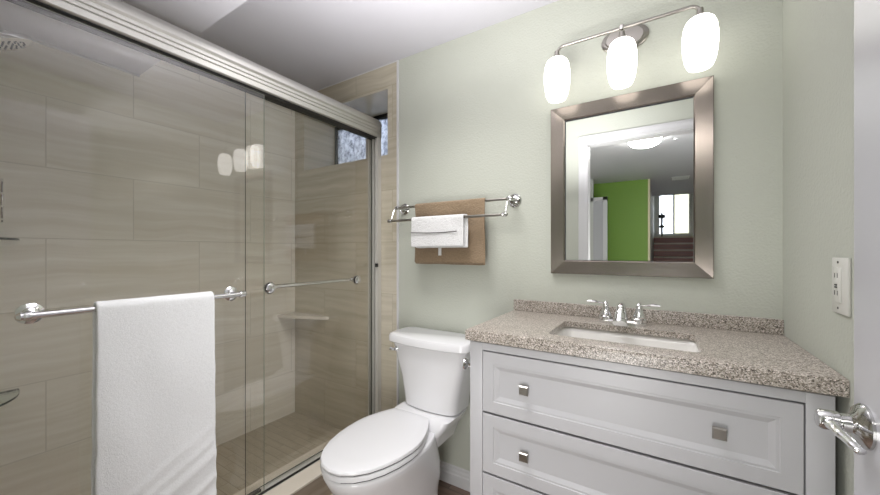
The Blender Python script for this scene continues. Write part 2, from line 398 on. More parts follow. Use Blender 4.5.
def panel(name, label, x, y0, y1, edge='glass_edge'):
    t = thing(name, label, 'shower door', (x, (y0+y1)/2, 0.188))
    bm = bmesh.new(); box(bm, x-0.003, x+0.003, y0, y1, 0.188, 1.838)
    for f in bm.faces: f.material_index = 1 if abs(f.normal.x) < 0.5 else 0
    bm.normal_update()
    for f in bm.faces: f.material_index = 1 if abs(f.normal.x) < 0.5 else 0
    link('glass_pane', bm, ['glass', edge], t)
    return t
pO = panel('sliding_glass_door', 'outer frameless glass shower door with a chrome bar holding the long white towel', XO, 0.10, 0.842, 'glass_edge_pale')
pI = panel('sliding_glass_door', 'inner glass shower door next to the tiled end wall, its chrome bar empty', XI, 0.782, YB-0.03)

def bar_mount(bm, x, y, z, s, out):
    """escutcheon and post on glass; s = +1 outwards (room side)"""
    lathe(bm, (x, y, z), (s, 0, 0), [(0.0, 0), (0.026, 0), (0.027, 0.004), (0.021, 0.008), (0.016, 0.010), (0.015, 0.013), (0.010, 0.016), (0.0095, out-0.006), (0.0, out-0.004)], seg=24)
# outer towel bar
bm = bmesh.new(); xb, zb = XO+0.056, 1.023
tube(bm, [(xb, 0.185, zb), (xb, 0.728, zb)], 0.0085, 18)
for y in (0.200, 0.706):
    bar_mount(bm, XO+0.003, y, zb, 1, 0.056)
for y, s in ((0.183, -1), (0.724, 1)):
    lathe(bm, (xb, y-s*0.012, zb), (0, s, 0), [(0.0, 0), (0.0125, 0), (0.0135, 0.006), (0.011, 0.012), (0.0115, 0.018), (0.007, 0.025), (0, 0.027)], seg=18)
link('towel_bar', bm, 'chrome', pO, smooth=True)
# inner bar
bm = bmesh.new(); xb2 = XI-0.040; zb2 = 1.026
tube(bm, [(xb2, 0.89, zb2), (xb2, 1.405, zb2)], 0.0092, 16)
for y, s in ((0.89, -1), (1.405, 1)):
    lathe(bm, (xb2, y-s*0.012, zb2), (0, s, 0), [(0.0, 0), (0.011, 0), (0.0125, 0.008), (0.010, 0.018), (0, 0.022)], seg=16)
    bar_mount(bm, XI-0.003, y, zb2, -1, 0.040)
    lathe(bm, (XI+0.003, y, zb2), (1, 0, 0), [(0, 0), (0.021, 0), (0.021, 0.003), (0.015, 0.007), (0, 0.008)], seg=24)
link('grab_bar', bm, 'chrome', pI, smooth=True)

# ------------------------------------------------------------------ towels
def drape(name, mat, axis, a0, a1, cx, cz, rad, front, back, thick, parent=None, flare=0.0, wob=0.004, seed=0.0, folds=None, nu=44, du=0.010, fside=1, backsh=0.0):
    """cloth hanging over a bar. axis 'y' or 'x' = bar direction; the front side faces +fside on the other axis"""
    path = []
    n = max(6, int(front/du))
    for i in range(n+1): path.append((1.0*rad, -front*(1-i/n)))
    for k in range(1, 8):
        a = PI*k/8; path.append((rad*math.cos(a), rad*math.sin(a)))
    n2 = max(6, int(back/du))
    for i in range(n2+1): path.append((-rad, -back*i/n2))
    bm = bmesh.new(); g = []
    for j, (d, h) in enumerate(path):
        row = []
        for i in range(nu+1):
            u = i/nu; dep = max(0, -h)/max(front, 1e-3)
            isf = d > 0
            aa = a0+(a1-a0)*u
            ctr = (a0+a1)/2; aa = ctr+(aa-ctr)*(1+flare*dep)
            if not isf: aa += backsh
            w = wob*noise.noise(Vector((u*3+seed, h*5, 0.3+seed)))*min(1, dep*4)
            w += wob*0.5*math.sin(u*9+seed+h*4)*min(1, dep*3)
            if folds: w += folds(u, h, isf)
            edge = 0.0025*noise.noise(Vector((h*14, seed+(7 if i > nu/2 else 0), 1)))*min(1, dep*5)*(1 if i in (0, nu) else 0.6)
            dd = d*(1 if isf else 1) + (w if isf else w*0.3) * 1.0
            if isf: dd += 0.012*dep*abs(flare)*2
            hh = h+(0.004*noise.noise(Vector((u*4, seed, 2)))*min(1, dep*3) if abs(h) > 0.02 else 0)
            if axis == 'y': row.append(bm.verts.new((cx+fside*dd, aa+edge, cz+hh)))
            else: row.append(bm.verts.new((aa+edge, cx+fside*dd, cz+hh)))
        g.append(row)
    for r0, r1 in zip(g, g[1:]):
        for i in range(nu): bm.faces.new((r0[i], r0[i+1], r1[i+1], r1[i]))
    o = link(name, bm, mat, parent, smooth='all')
    add_mod(o, 'SOLIDIFY', thickness=thick, offset=1.0 if False else 0.0)
    add_mod(o, 'SUBSURF', levels=1, render_levels=1)
    return o

def big_folds(u, h, f):
    if not f or h > -0.3: return 0
    k = min(1, (-h-0.3)/0.25); s = 0
    # diagonal creases rising to the far edge
    for c, w_, a in ((-0.78, 0.010, 0.005), (-0.70, 0.016, 0.004), (-0.60, 0.012, 0.0025), (-0.84, 0.010, 0.005), (-0.65, 0.008, 0.003)):
        d = h-(c+0.16*u); s += a*math.exp(-(d/w_)**2)
    return s*k
to = drape('bath_towel', 'towel_w', 'y', 0.312, 0.616, xb, zb, 0.0165, 0.86, 0.80, 0.011, flare=0.035, wob=0.005, seed=2.0, folds=big_folds, du=0.012, nu=40)
tag(to, 'long white terry bath towel hanging over the bar of the outer glass shower door', 'towel')

# ------------------------------------------------------------------ toilet
TX = -0.975
toi = thing('toilet', 'white two-piece toilet with closed lid between glass shower and vanity', 'toilet', (TX, 1.2, 0))
def egg(cx, y0, y1, hw, z, n=48, back=0.55, yc=None, p=2.0, sq=2.6):
    """y0 front, y1 back; widest at yc"""
    if yc is None: yc = y0+(y1-y0)*0.56
    out = []
    for k in range(n):
        a = 2*PI*k/n; c, s = math.cos(a), math.sin(a)
        if s < 0: x = hw*math.copysign(abs(c)**(2/2.15), c); y = yc+(yc-y0)*math.copysign(abs(s)**(2/2.0), s)
        else:
            x = hw*(math.copysign(abs(c)**(2/2.3), c))*(1-(1-back)*(s**1.6)*1.0) if False else hw*math.copysign(abs(c)**(2/sq), c); y = yc+(y1-yc)*(abs(s)**(2/sq))
        out.append((cx+x, y, z))
    return out
def seatshape(z, grow=0.0, n=64):
    """elongated lid outline: pointed-oval front, sides drawing in to a narrow straight back"""
    y0, y1, hw, bw, yc = 0.820-grow, 1.318+grow*0.5, 0.173+grow, 0.098+grow, 1.10
    pts = []
    h = n//2
    for k in range(h+1):     # right back corner round the front to left back corner
        t = k/h
        if t < 0.3:
            q = t/0.3; y = y1+(yc-y1)*q; x = bw+(hw-bw)*math.sin(q*PI/2)**0.9
        elif t <= 0.7:
            q = (t-0.3)/0.4; a = q*PI; x = hw*math.copysign(abs(math.cos(a))**0.95, math.cos(a)); y = yc-(yc-y0)*math.sin(a)
        else:
            q = (1-t)/0.3; y = y1+(yc-y1)*q; x = -(bw+(hw-bw)*math.sin(q*PI/2)**0.9)
        pts.append((TX+x-0.015*max(0, (y-yc)/(y1-yc)), y, z))
    for k in range(1, 8):
        q = k/8; pts.append((TX-bw-0.015+2*bw*q, y1+0.004*math.sin(q*PI), z))
    return pts
def scale_ring(pts, s, z, c=None):
    c = c or (sum(p[0] for p in pts)/len(pts), sum(p[1] for p in pts)/len(pts))
    return [(c[0]+(p[0]-c[0])*s, c[1]+(p[1]-c[1])*s, z) for p in pts]
# bowl: pedestal rising into the elongated bowl
secs = [(0.0, 0.930, 1.40, 0.140, 1.25), (0.02, 0.925, 1.40, 0.144, 1.25), (0.05, 0.950, 1.385, 0.132, 1.26), (0.14, 0.955, 1.38, 0.140, 1.27), (0.20, 0.935, 1.38, 0.150, 1.27), (0.26, 0.892, 1.375, 0.157, 1.24),
        (0.31, 0.856, 1.37, 0.163, 1.18), (0.345, 0.838, 1.365, 0.168, 1.13), (0.368, 0.829, 1.36, 0.170, 1.10), (0.380, 0.831, 1.36, 0.168, 1.10), (0.384, 0.838, 1.355, 0.162, 1.10)]
bm = bmesh.new(); loft(bm, [egg(TX, a, b, w, z, yc=c) for z, a, b, w, c in secs])
o = link('bowl', bm, 'porc', toi, smooth='all')
# platform under the tank
bm = bmesh.new()
def rrect(x0, x1, y0, y1, z, r=0.03, n=5, bow=0.0):
    out = []
    for cx, cy, a0 in ((x1-r, y1-r, 0), (x0+r, y1-r, PI/2), (x0+r, y0+r, PI), (x1-r, y0+r, 1.5*PI)):
        for k in range(n+1):
            a = a0+PI/2*k/n; out.append([cx+r*math.cos(a), cy+r*math.sin(a), z])
    # extra points along the front to carry the bow
    m = 8; fr = []
    xl, xr_ = x0+r, x1-r
    i0 = 3*(n+1)-1
    for k in range(1, m): fr.append([xl+(xr_-xl)*k/m, y0, z])
    out = out[:3*(n+1)] + fr + out[3*(n+1):]
    if bow:
        c = (x0+x1)/2; hw = (x1-x0)/2; ym = (y0+y1)/2
        for p in out:
            if p[1] < ym: p[1] -= bow*(1-((p[0]-c)/hw)**2)*min(1, (ym-p[1])/(ym-y0))
    return [tuple(p) for p in out]
TC = -0.935
loft(bm, [rrect(-1.08, -0.85, 1.29, 1.50, 0.30, 0.03), rrect(-1.10, -0.83, 1.285, 1.51, 0.36, 0.03), rrect(-1.105, -0.80, 1.29, 1.515, 0.40, 0.035), rrect(-1.10, -0.79, 1.305, 1.52, 0.425, 0.035), rrect(-1.09, -0.80, 1.32, 1.52, 0.432, 0.03)])
link('tank_deck', bm, 'porc', toi, smooth=True)
# tank: tapered, bowed front
bm = bmesh.new(); tz = [(0.434, -1.066, -0.795, 1.375, 0.02), (0.440, -1.076, -0.785, 1.368, 0.03), (0.50, -1.083, -0.778, 1.365, 0.03), (0.58, -1.098, -0.762, 1.362, 0.03), (0.66, -1.122, -0.742, 1.358, 0.03), (0.735, -1.145, -0.728, 1.356, 0.03)]
loft(bm, [rrect(a, b, y, 1.525, z, 0.03, bow=0.022) for z, a, b, y, r in tz])
link('tank', bm, 'porc', toi, smooth=True)
bm = bmesh.new(); a, b, y = -1.166, -0.711, 1.342
loft(bm, [rrect(a+.006, b-.006, y+.006, 1.528, 0.735, 0.03, bow=0.026), rrect(a, b, y, 1.53, 0.741, 0.034, bow=0.028), rrect(a, b, y, 1.53, 0.765, 0.034, bow=0.028), rrect(a+.004, b-.004, y+.004, 1.528, 0.774, 0.034, bow=0.028), rrect(a+.014, b-.014, y+.014, 1.52, 0.779, 0.03, bow=0.026)])
link('tank_lid', bm, 'porc', toi, smooth=True)
# seat + lid
bm = bmesh.new(); s0 = seatshape(0.393)
loft(bm, [scale_ring(s0, 0.98, 0.3885), scale_ring(s0, 1.0, 0.392), scale_ring(s0, 1.0, 0.406), scale_ring(s0, 0.99, 0.4095)])
link('seat', bm, 'plastic', toi, smooth=True)
bm = bmesh.new()
loft(bm, [scale_ring(s0, 0.985, 0.4135), scale_ring(s0, 1.002, 0.416), scale_ring(s0, 1.004, 0.422), scale_ring(s0, 0.992, 0.4275), scale_ring(s0, 0.95, 0.4310), scale_ring(s0, 0.8, 0.4335), scale_ring(s0, 0.4, 0.4355)])
link('seat_lid', bm, 'plastic', toi, smooth=True)
link('seat_gap_shade', loft(bmesh.new(), [scale_ring(s0, 0.972, 0.4090), scale_ring(s0, 0.972, 0.4140)]), 'dark', toi)  # dark ring stands in for the shade between lid and seat
link('rim_gap_shade', loft(bmesh.new(), [scale_ring(s0, 0.965, 0.3835), scale_ring(s0, 0.965, 0.3890)]), 'dark', toi)  # dark ring stands in for the shade between seat and rim
for sx in (-0.085, 0.055):
    link('hinge', B(TX+sx-0.022, TX+sx+0.022, 1.318, 1.346, 0.40, 0.428, bev=0.006), 'plastic', toi, smooth=True)
bm = bmesh.new(); lathe(bm, (-1.108, 1.352, 0.704), (0, -1, 0), [(0, 0), (0.013, 0), (0.013, 0.006), (0.008, 0.010), (0.006, 0.018), (0, 0.018)], 18)
tube(bm, smooth_path([(-1.108, 1.332, 0.704), (-1.116, 1.328, 0.705), (-1.128, 1.326, 0.708)], 4), [0.006, 0.008], 10)
link('flush_lever', bm, 'chrome', toi, smooth=True)
bm = bmesh.new(); lathe(bm, (TX+0.118, 1.22, 0.02), (0.3, 0, 1), [(0, 0), (0.012, 0), (0.012, 0.008), (0.007, 0.016), (0, 0.018)], 14)
link('bolt_cap', bm, 'porc', toi, smooth='all')

# ------------------------------------------------------------------ vanity
VX0, VX1, VY = -0.564, 0.318, 1.09
van = thing('vanity_cabinet', 'light grey painted vanity cabinet with three wide framed drawers beneath stone countertop', 'vanity', (-0.12, 1.3, 0))
bm = bmesh.new()
box(bm, VX0, VX0+0.02, VY+0.02, YB-0.004, 0.0, 0.873); box(bm, VX1-0.02, VX1, VY+0.02, YB-0.004, 0.0, 0.873)   # sides
box(bm, VX0, -0.517, VY-0.0, VY+0.02, 0.0, 0.873, bev=0.0015); box(bm, 0.272, VX1, VY, VY+0.02, 0, 0.873, bev=0.0015)  # stiles
box(bm, -0.517, 0.272, VY, VY+0.02, 0.849, 0.873)   # top rail
box(bm, -0.517, 0.272, VY+0.004, VY+0.02, 0.06, 0.20) # bottom rail
box(bm, VX0, VX1, YB-0.012, YB-0.004, 0.05, 0.873); box(bm, VX0+0.02, VX1-0.02, VY+0.02, YB-0.012, 0.06, 0.075)
link('carcass', bm, 'cab', van, smooth=True)
link('drawer_recess', B(-0.517, 0.272, VY+0.022, VY+0.028, 0.2, 0.849), 'dark', van)  # black board stands in for the shade behind the drawer gaps
def drawer(z0, z1, kn):
    x0, x1, yf = -0.5135, 0.2685, VY-0.004
    bm = bmesh.new(); yb = VY+0.02
    # stepped and bevelled frame around a recessed flat panel
    def rr(i, y): return [(x0+i, y, z0+i), (x1-i, y, z0+i), (x1-i, y, z1-i), (x0+i, y, z1-i)]
    rings = [rr(0, yb), rr(0, yf+0.0015), rr(0.0015, yf), rr(0.038, yf), rr(0.0395, yf+0.002), rr(0.045, yf+0.002), rr(0.058, yf+0.0085), rr(0.060, yf+0.0085)]
    loft(bm, rings)
    d = link('drawer', bm, 'cab', van)
    for kx in (-0.367, 0.120):
        kz = kn; b2 = bmesh.new(); yk = yf+0.0085
        lathe(b2, (kx, yk, kz), (0, -1, 0), [(0, 0), (0.008, 0), (0.006, 0.004), (0.006, 0.014), (0, 0.014)], 12)
        s = 0.0145
        loft(b2, [[(kx+sx*q, y, kz+sz*q) for sx, sz in ((-1, -1), (1, -1), (1, 1), (-1, 1))] for q, y in ((0.009, yk-0.012), (s, yk-0.016), (s, yk-0.021), (s*0.82, yk-0.0245), (s*0.80, yk-0.0235))])
        k = link('knob', b2, 'nickel_dark', d)  # chrome knob; its dark reflections are put into the metal colour
drawer(0.6425, 0.8455, 0.745); drawer(0.4375, 0.6355, 0.534); drawer(0.215, 0.4305, 0.322)

# countertop with sink cut-out
KX0, KX1, KY, KZ0, KZ1 = -0.573, XR-0.001, 1.072, 0.880, 0.917
SX0, SX1, SY0, SY1 = -0.312, 0.092, 1.150, 1.398
bm = bmesh.new()
def slab(bm, hole, x0, x1, y0, y1, z0, z1, bev=0.006):
    outer = []
    def R(i, z): return [(x0+i, y0+i, z), (x1, y0+i, z), (x1, y1, z), (x0+i, y1, z)]
    rn = [(0, z0), (0, z1-bev), (bev*0.3, z1-bev*0.3), (bev, z1)]
    rs = [ring(bm, R(i, z)) for i, z in rn]
    for a, b in zip(rs, rs[1:]): bridge(bm, a, b)
    hx0, hx1, hy0, hy1 = hole; r = 0.02; H = []
    for cx, cy, a0 in ((hx1-r, hy1-r, 0), (hx0+r, hy1-r, PI/2), (hx0+r, hy0+r, PI), (hx1-r, hy0+r, 1.5*PI)):
        H.append([(cx+r*math.cos(a0+PI/2*k/5), cy+r*math.sin(a0+PI/2*k/5)) for k in range(6)])
    for z, outerring in ((z1, rs[-1]), (z0, rs[0])):
        pass
    top = [[bm.verts.new((p[0], p[1], z1)) for p in c] for c in H]
    bot = [[bm.verts.new((p[0], p[1], z0)) for p in c] for c in H]
    for tier, o4 in ((top, rs[-1]), (bot, rs[0])):
        # corners order: TR, TL, BL, BR ; o4: BL, BR, TR, TL
        oc = [o4[2], o4[3], o4[0], o4[1]]
        for i in range(4):
            c = tier[i]
            for k in range(5): bm.faces.new((oc[i], c[k], c[k+1]))
            bm.faces.new((oc[i], c[5], tier[(i+1) % 4][0], oc[(i+1) % 4]))
    T = [v for c in top for v in c]; Bv = [v for c in bot for v in c]
    bridge(bm, T, Bv)
slab(bm, (SX0, SX1, SY0, SY1), KX0, KX1, KY, YB, 0.897, KZ1)
box(bm, KX0, KX1, KY, KY+0.03, KZ0, 0.897); box(bm, KX0, KX0+0.03, KY+0.03, YB, KZ0, 0.897)
ct = link('countertop', bm, 'stone', smooth=True)
tag(ct, 'speckled beige brown stone countertop with short backsplash on the grey vanity', 'countertop')
bs = link('backsplash', B(KX0+0.004, KX1, YB-0.018, YB, KZ1, 0.966, bev=0.002), 'stone', ct)

# undermount sink
sk = thing('sink', 'white rectangular undermount sink basin set into the stone countertop', 'sink', (-0.115, 1.27, 0.75))
bm = bmesh.new()
def rr2(i, z, r=0.03): return rrect(SX0-0.008+i, SX1+0.008-i, SY0-0.008+i, SY1+0.008-i, z, r)
loft(bm, [rr2(-0.012, 0.8965), rr2(0.0, 0.8965), rr2(0.004, 0.875), rr2(0.012, 0.81), rr2(0.03, 0.775), rr2(0.09, 0.765), rr2(0.115, 0.762, 0.012)], cap0=False)
loft(bm, [rr2(-0.012, 0.8965), rr2(-0.012, 0.86), rr2(-0.004, 0.80), rr2(0.03, 0.755), rr2(0.10, 0.75)], cap0=False)
link('basin', bm, 'sinkp', sk, smooth='all')
bm = bmesh.new(); lathe(bm, (-0.115, 1.274, 0.7622), (0, 0, 1), [(0, 0), (0.022, 0), (0.021, 0.003), (0.014, 0.002), (0, 0.001)], 20); link('drain', bm, 'chrome', sk, smooth=True)

# faucet
fa = thing('faucet', 'chrome two-handle centerset faucet behind the white sink', 'faucet', (-0.122, 1.465, KZ1))
FX, FY, FZ = -0.122, 1.463, KZ1
bm = bmesh.new(); loft(bm, [rrect(FX-0.080, FX+0.080, FY-0.026, FY+0.026, FZ+0.0, 0.025), rrect(FX-0.080, FX+0.080, FY-0.026, FY+0.026, FZ+0.010, 0.025), rrect(FX-0.074, FX+0.074, FY-0.020, FY+0.020, FZ+0.015, 0.019)])
link('base_plate', bm, 'chrome', fa, smooth=True)
bm = bmesh.new()
lathe(bm, (FX, FY, FZ+0.012), (0, 0, 1), [(0, 0), (0.022, 0), (0.020, 0.012), (0.016, 0.030), (0.013, 0.046), (0.012, 0.052), (0, 0.056)], 20)
tube(bm, smooth_path([(FX, FY+0.002, FZ+0.045), (FX, FY-0.010, FZ+0.064), (FX, FY-0.028, FZ+0.068), (FX, FY-0.050, FZ+0.056), (FX, FY-0.072, FZ+0.034), (FX, FY-0.088, FZ+0.014)], 5), [0.011, 0.014, 0.013, 0.015, 0.019, 0.023], 18)
link('spout', bm, 'chrome', fa, smooth=True)
bm = bmesh.new(); tube(bm, [(FX, FY+0.018, FZ+0.01), (FX, FY+0.018, FZ+0.062)], 0.0025, 8); lathe(bm, (FX, FY+0.018, FZ+0.060), (0, 0, 1), [(0, 0), (0.005, 0.002), (0.006, 0.007), (0, 0.012)], 12)
link('lift_rod', bm, 'chrome', fa, smooth=True)
for s in (-1, 1):
    hx = FX+s*0.055; bm = bmesh.new()
    lathe(bm, (hx, FY, FZ+0.012), (0, 0, 1), [(0, 0), (0.025, 0), (0.025, 0.010), (0.020, 0.014), (0.021, 0.018), (0.016, 0.030), (0.012, 0.044), (0.0105, 0.050), (0.011, 0.054), (0.010, 0.060), (0.005, 0.066), (0, 0.068)], 20)
    tube(bm, smooth_path([(hx, FY, FZ+0.069), (hx+s*0.022, FY-0.002, FZ+0.073), (hx+s*0.045, FY-0.004, FZ+0.076), (hx+s*0.066, FY-0.006, FZ+0.075)], 4), [0.0045, 0.0045, 0.007, 0.006], 10, flat=0.8)
    link('handle', bm, 'chrome', fa, smooth=True)

# ------------------------------------------------------------------ mirror
mi = thing('wall_mirror', 'rectangular mirror in wide brushed bronze metal frame over the vanity', 'mirror', (-0.12, YB, 1.44))
mx0, mx1, mz0, mz1 = -0.400, 0.155, 1.091, 1.794; yfr = 1.524
fwid = 0.058
def seg(p):  # one mitred side of the frame: p = list of 4 (outer0, outer1, inner1, inner0) (x,z)
    bm = bmesh.new()
    (a, b, c, d) = p
    def q(o, i, t): return (o[0]+(i[0]-o[0])*t, o[1]+(i[1]-o[1])*t)
    st = [(0, YB-0.001), (0, yfr+0.002), (0.03, yfr), (0.90, yfr+0.004), (0.97, yfr+0.008), (1.0, yfr+0.012), (1.0, YB-0.001)]
    r0 = [(q(a, d, t)[0], y, q(a, d, t)[1]) for t, y in st]; r1 = [(q(b, c, t)[0], y, q(b, c, t)[1]) for t, y in st]
    return loft(bm, [r0, r1])
o_ = [(mx0, mz0), (mx1, mz0), (mx1, mz1), (mx0, mz1)]; i_ = [(mx0+fwid, mz0+fwid), (mx1-fwid, mz0+fwid), (mx1-fwid, mz1-fwid), (mx0+fwid, mz1-fwid)]
for k in range(4):
    k2 = (k+1) % 4
    link('frame_side', seg([o_[k], o_[k2], i_[k2], i_[k]]), 'frame_h' if k % 2 == 0 else 'frame_v', mi)
bm = bmesh.new(); e = 0.004
box(bm, mx0+fwid, mx1-fwid, yfr+0.008, YB-0.004, mz1-fwid-e, mz1-fwid); box(bm, mx0+fwid, mx1-fwid, yfr+0.008, YB-0.004, mz0+fwid, mz0+fwid+e*0.3)
box(bm, mx0+fwid, mx0+fwid+e*0.7, yfr+0.008, YB-0.004, mz0+fwid, mz1-fwid)
link('inner_lip', bm, 'black', mi)
link('mirror_glass', B(mx0+fwid-0.002, mx1-fwid+0.002, 1.534, YB-0.003, mz0+fwid-0.002, mz1-fwid+0.002), 'mirror', mi)

# ------------------------------------------------------------------ vanity light
vl = thing('vanity_light', 'three-lamp wall light with frosted barrel shades on a curved nickel rod above the mirror', 'light', (-0.12, YB, 2.0))
LY = 1.428; LZ = 1.997
bm = bmesh.new(); lathe(bm, (-0.12, YB, 2.018), (0, -1, 0), [(0, 0), (0.052, 0), (0.052, 0.006), (0.046, 0.012), (0.043, 0.013), (0.040, 0.018), (0.012, 0.021), (0, 0.021)], 40, sx=1.6, ua=(1, 0, 0))
link('backplate', bm, 'nickel_dark', vl, smooth=True)
bm = bmesh.new(); tube(bm, [(-0.12, YB-0.018, 2.012), (-0.12, LY, LZ)], 0.007, 12); lathe(bm, (-0.12, LY, LZ), (0, 0, 1), [(0, -0.010), (0.009, -0.007), (0.010, 0), (0.009, 0.009), (0, 0.012)], 14)
link('stem', bm, 'nickel', vl, smooth=True)
xs = (-0.350, -0.120, 0.109)
pts = [(xs[0], LY, LZ-0.040), (xs[0]+0.001, LY, LZ-0.022), (xs[0]+0.008, LY, LZ-0.008), (xs[0]+0.024, LY, LZ), (xs[0]+0.06, LY, LZ), (-0.12, LY, LZ), (xs[2]-0.06, LY, LZ), (xs[2]-0.024, LY, LZ), (xs[2]-0.008, LY, LZ-0.008), (xs[2]-0.001, LY, LZ-0.022), (xs[2], LY, LZ-0.040)]
bm = bmesh.new(); tube(bm, smooth_path(pts, 5), 0.0058, 12); link('rod', bm, 'nickel_dark', vl, smooth='all')
for x in xs:
    b2 = bmesh.new()
    prof = [(0.020, 0.163), (0.030, 0.161), (0.040, 0.151), (0.046, 0.135), (0.0495, 0.108), (0.050, 0.082), (0.048, 0.052), (0.043, 0.023), (0.037, 0.007), (0.033, 0.0), (0.029, 0.004), (0.0, 0.012)]
    lathe(b2, (x, LY, 1.789), (0, 0, 1), prof, 32)
    sh = link('lamp_shade', b2, 'shade', vl, smooth='all')
    b2 = bmesh.new(); lathe(b2, (x, LY, 1.949), (0, 0, 1), [(0, 0), (0.024, 0), (0.024, 0.004), (0.014, 0.010), (0.010, 0.020), (0.009, 0.034), (0, 0.036)], 20)
    link('shade_cap', b2, 'nickel_dark', sh, smooth=True)

# ------------------------------------------------------------------ towel rack
tr_ = thing('towel_rack', 'chrome double towel rack on green wall between shower tile and mirror', 'towel rack', (-0.89, YB, 1.42))
RX0, RX1, RZ = -1.209, -0.568, 1.420
yr, yfb, zfb = 1.478, 1.418, 1.344
for x, s in ((RX0, -1), (RX1, 1)):
    bm = bmesh.new()
    lathe(bm, (x, YB, RZ), (0, -1, 0), [(0, 0), (0.030, 0), (0.031, 0.004), (0.026, 0.008), (0.023, 0.006), (0.016, 0.008), (0.017, 0.011), (0.011, 0.014), (0.008, 0.020), (0.008, YB-yr-0.004), (0.011, YB-yr), (0.010, YB-yr+0.008), (0, YB-yr+0.012)], 24)
    tube(bm, smooth_path([(x, yr, RZ), (x, yr-0.020, RZ-0.012), (x, yr-0.034, RZ-0.038), (x, yr-0.045, RZ-0.062), (x, yfb, zfb)], 5), 0.0045, 10)
    for yy, zz in ((yr, RZ), (yfb, zfb)):
        lathe(bm, (x-s*0.014, yy, zz), (s, 0, 0), [(0, 0), (0.007, 0), (0.010, 0.006), (0.008, 0.012), (0.010, 0.017), (0.009, 0.024), (0.004, 0.029), (0, 0.030)], 14)
    link('bracket', bm, 'nickel_c', tr_, smooth=True)
bm = bmesh.new(); tube(bm, [(RX0, yr, RZ), (RX1, yr, RZ)], 0.0065, 14); link('rear_bar', bm, 'nickel_dark', tr_, smooth=True)
bm = bmesh.new(); tube(bm, [(RX0, yfb, zfb), (RX1, yfb, zfb)], 0.0065, 14); link('front_bar', bm, 'nickel_dark', tr_, smooth=True)
tt = drape('hand_towel', 'towel_t', 'x', -1.082, -0.682, yr, RZ, 0.0105, 0.292, 0.300, 0.006, wob=0.011, seed=5.0, nu=36, fside=-1, flare=0.01, backsh=-0.010)
tag(tt, 'tan terry hand towel on the rear bar of the wall rack', 'towel')
tag_ = bmesh.new(); box(tag_, -0.925, -0.908, 1.449, 1.451, 1.165, 1.225); link('care_tag', tag_, 'towel_w2', tt)
tw = drape('wash_cloth', 'towel_w2', 'x', -1.060, -0.762, yfb, zfb, 0.0105, 0.137, 0.142, 0.006, wob=0.003, seed=9.0, nu=30, fside=-1, backsh=0.013)
tag(tw, 'small white wash cloth with a grey stripe on the rack front bar', 'towel')
bm = bmesh.new(); n = 24
vs = []
for i in range(n+1):
    x = -1.056+(0.262)*i/n; y = yfb-0.0165-0.0015*math.sin(i*0.6); z = 1.278-0.004*math.sin(i/n*PI)
    vs.append([(x, y, z-0.0022), (x, y-0.003, z-0.0018), (x, y-0.003, z+0.0018), (x, y, z+0.0022)])
loft(bm, vs); link('stripe', bm, 'stripe', tw)

# ------------------------------------------------------------------ outlet on the right wall
sw = thing('wall_outlet', 'white wall plate with a rectangular outlet on the right wall beside the door', 'outlet', (XR, 1.112, 1.11))
link('plate', B(XR-0.006, XR, 1.066, 1.145, 1.050, 1.172, bev=0.002), 'switch', sw, smooth=True)
bm = bmesh.new(); box(bm, XR-0.009, XR-0.005, 1.092, 1.130, 1.074, 1.150, bev=0.0015); rc = link('receptacle', bm, 'switch', sw, smooth=True)
bm = bmesh.new()
for z in (1.128, 1.090):
    for y in (1.104, 1.118): box(bm, XR-0.0096, XR-0.0088, y-0.001, y+0.001, z, z+0.010)
for z in (1.108, 1.113): box(bm, XR-0.0105, XR-0.0088, 1.106, 1.116, z-0.002, z+0.001)
link('slots', bm, 'slot', rc)
for z in (1.062, 1.162):
    bm = bmesh.new(); lathe(bm, (XR-0.006, 1.111, z), (-1, 0, 0), [(0, 0), (0.003, 0), (0.0025, 0.001), (0, 0.0012)], 10)
    link('screw', bm, 'slot', sw)

# ------------------------------------------------------------------ toilet paper holder on the vanity side
bm = bmesh.new(); lathe(bm, (VX0+0.001, 1.137, 0.772), (-1, 0, 0), [(0, 0), (0.022, 0), (0.023, 0.005), (0.016, 0.009), (0.010, 0.012), (0.008, 0.030), (0.013, 0.036), (0.020, 0.040), (0.021, 0.044), (0.015, 0.047), (0, 0.048)], 24)
tag(link('paper_holder_post', bm, 'chrome', smooth=True), 'round chrome paper holder post on the left side of the vanity beside the toilet tank', 'paper holder')

# ------------------------------------------------------------------ bathroom door, open against the right wall
dr = bpy.data.objects.new('door_1', None); S.collection.objects.link(dr); dr.location = (0.235, 0.06, 0); struct(dr)
XD = 0.2155
link('door_leaf', B(XD, XD+0.034, 0.062, 0.683, 0.012, 2.02, bev=0.0015), 'doorp', dr)
bm = bmesh.new(); yk, zk = 0.650, 0.968
lathe(bm, (XD, yk, zk), (-1, 0, 0), [(0, 0), (0.027, 0), (0.027, 0.003), (0.023, 0.008), (0.015, 0.011), (0.0115, 0.014), (0.0110, 0.022), (0.0125, 0.024), (0.0125, 0.039), (0.010, 0.043), (0, 0.044)], 32)
link('rosette', bm, 'nickel_c', dr, smooth=True)
bm = bmesh.new()
tube(bm, smooth_path([(XD-0.032, yk+0.004, zk), (XD-0.033, yk-0.014, zk), (XD-0.032, yk-0.032, zk-0.002), (XD-0.028, yk-0.050, zk-0.005), (XD-0.025, yk-0.064, zk-0.008)], 6), [0.010, 0.008, 0.0065, 0.006, 0.0055], 16, flat=0.7)
link('door_handle', bm, 'chrome', dr, smooth='all')
bm = bmesh.new()
for z in (0.25, 1.05, 1.80): tube(bm, [(XD+0.004, 0.056, z-0.045), (XD+0.004, 0.056, z+0.045)], 0.006, 10)
link('hinges', bm, 'nickel', dr, smooth=True)

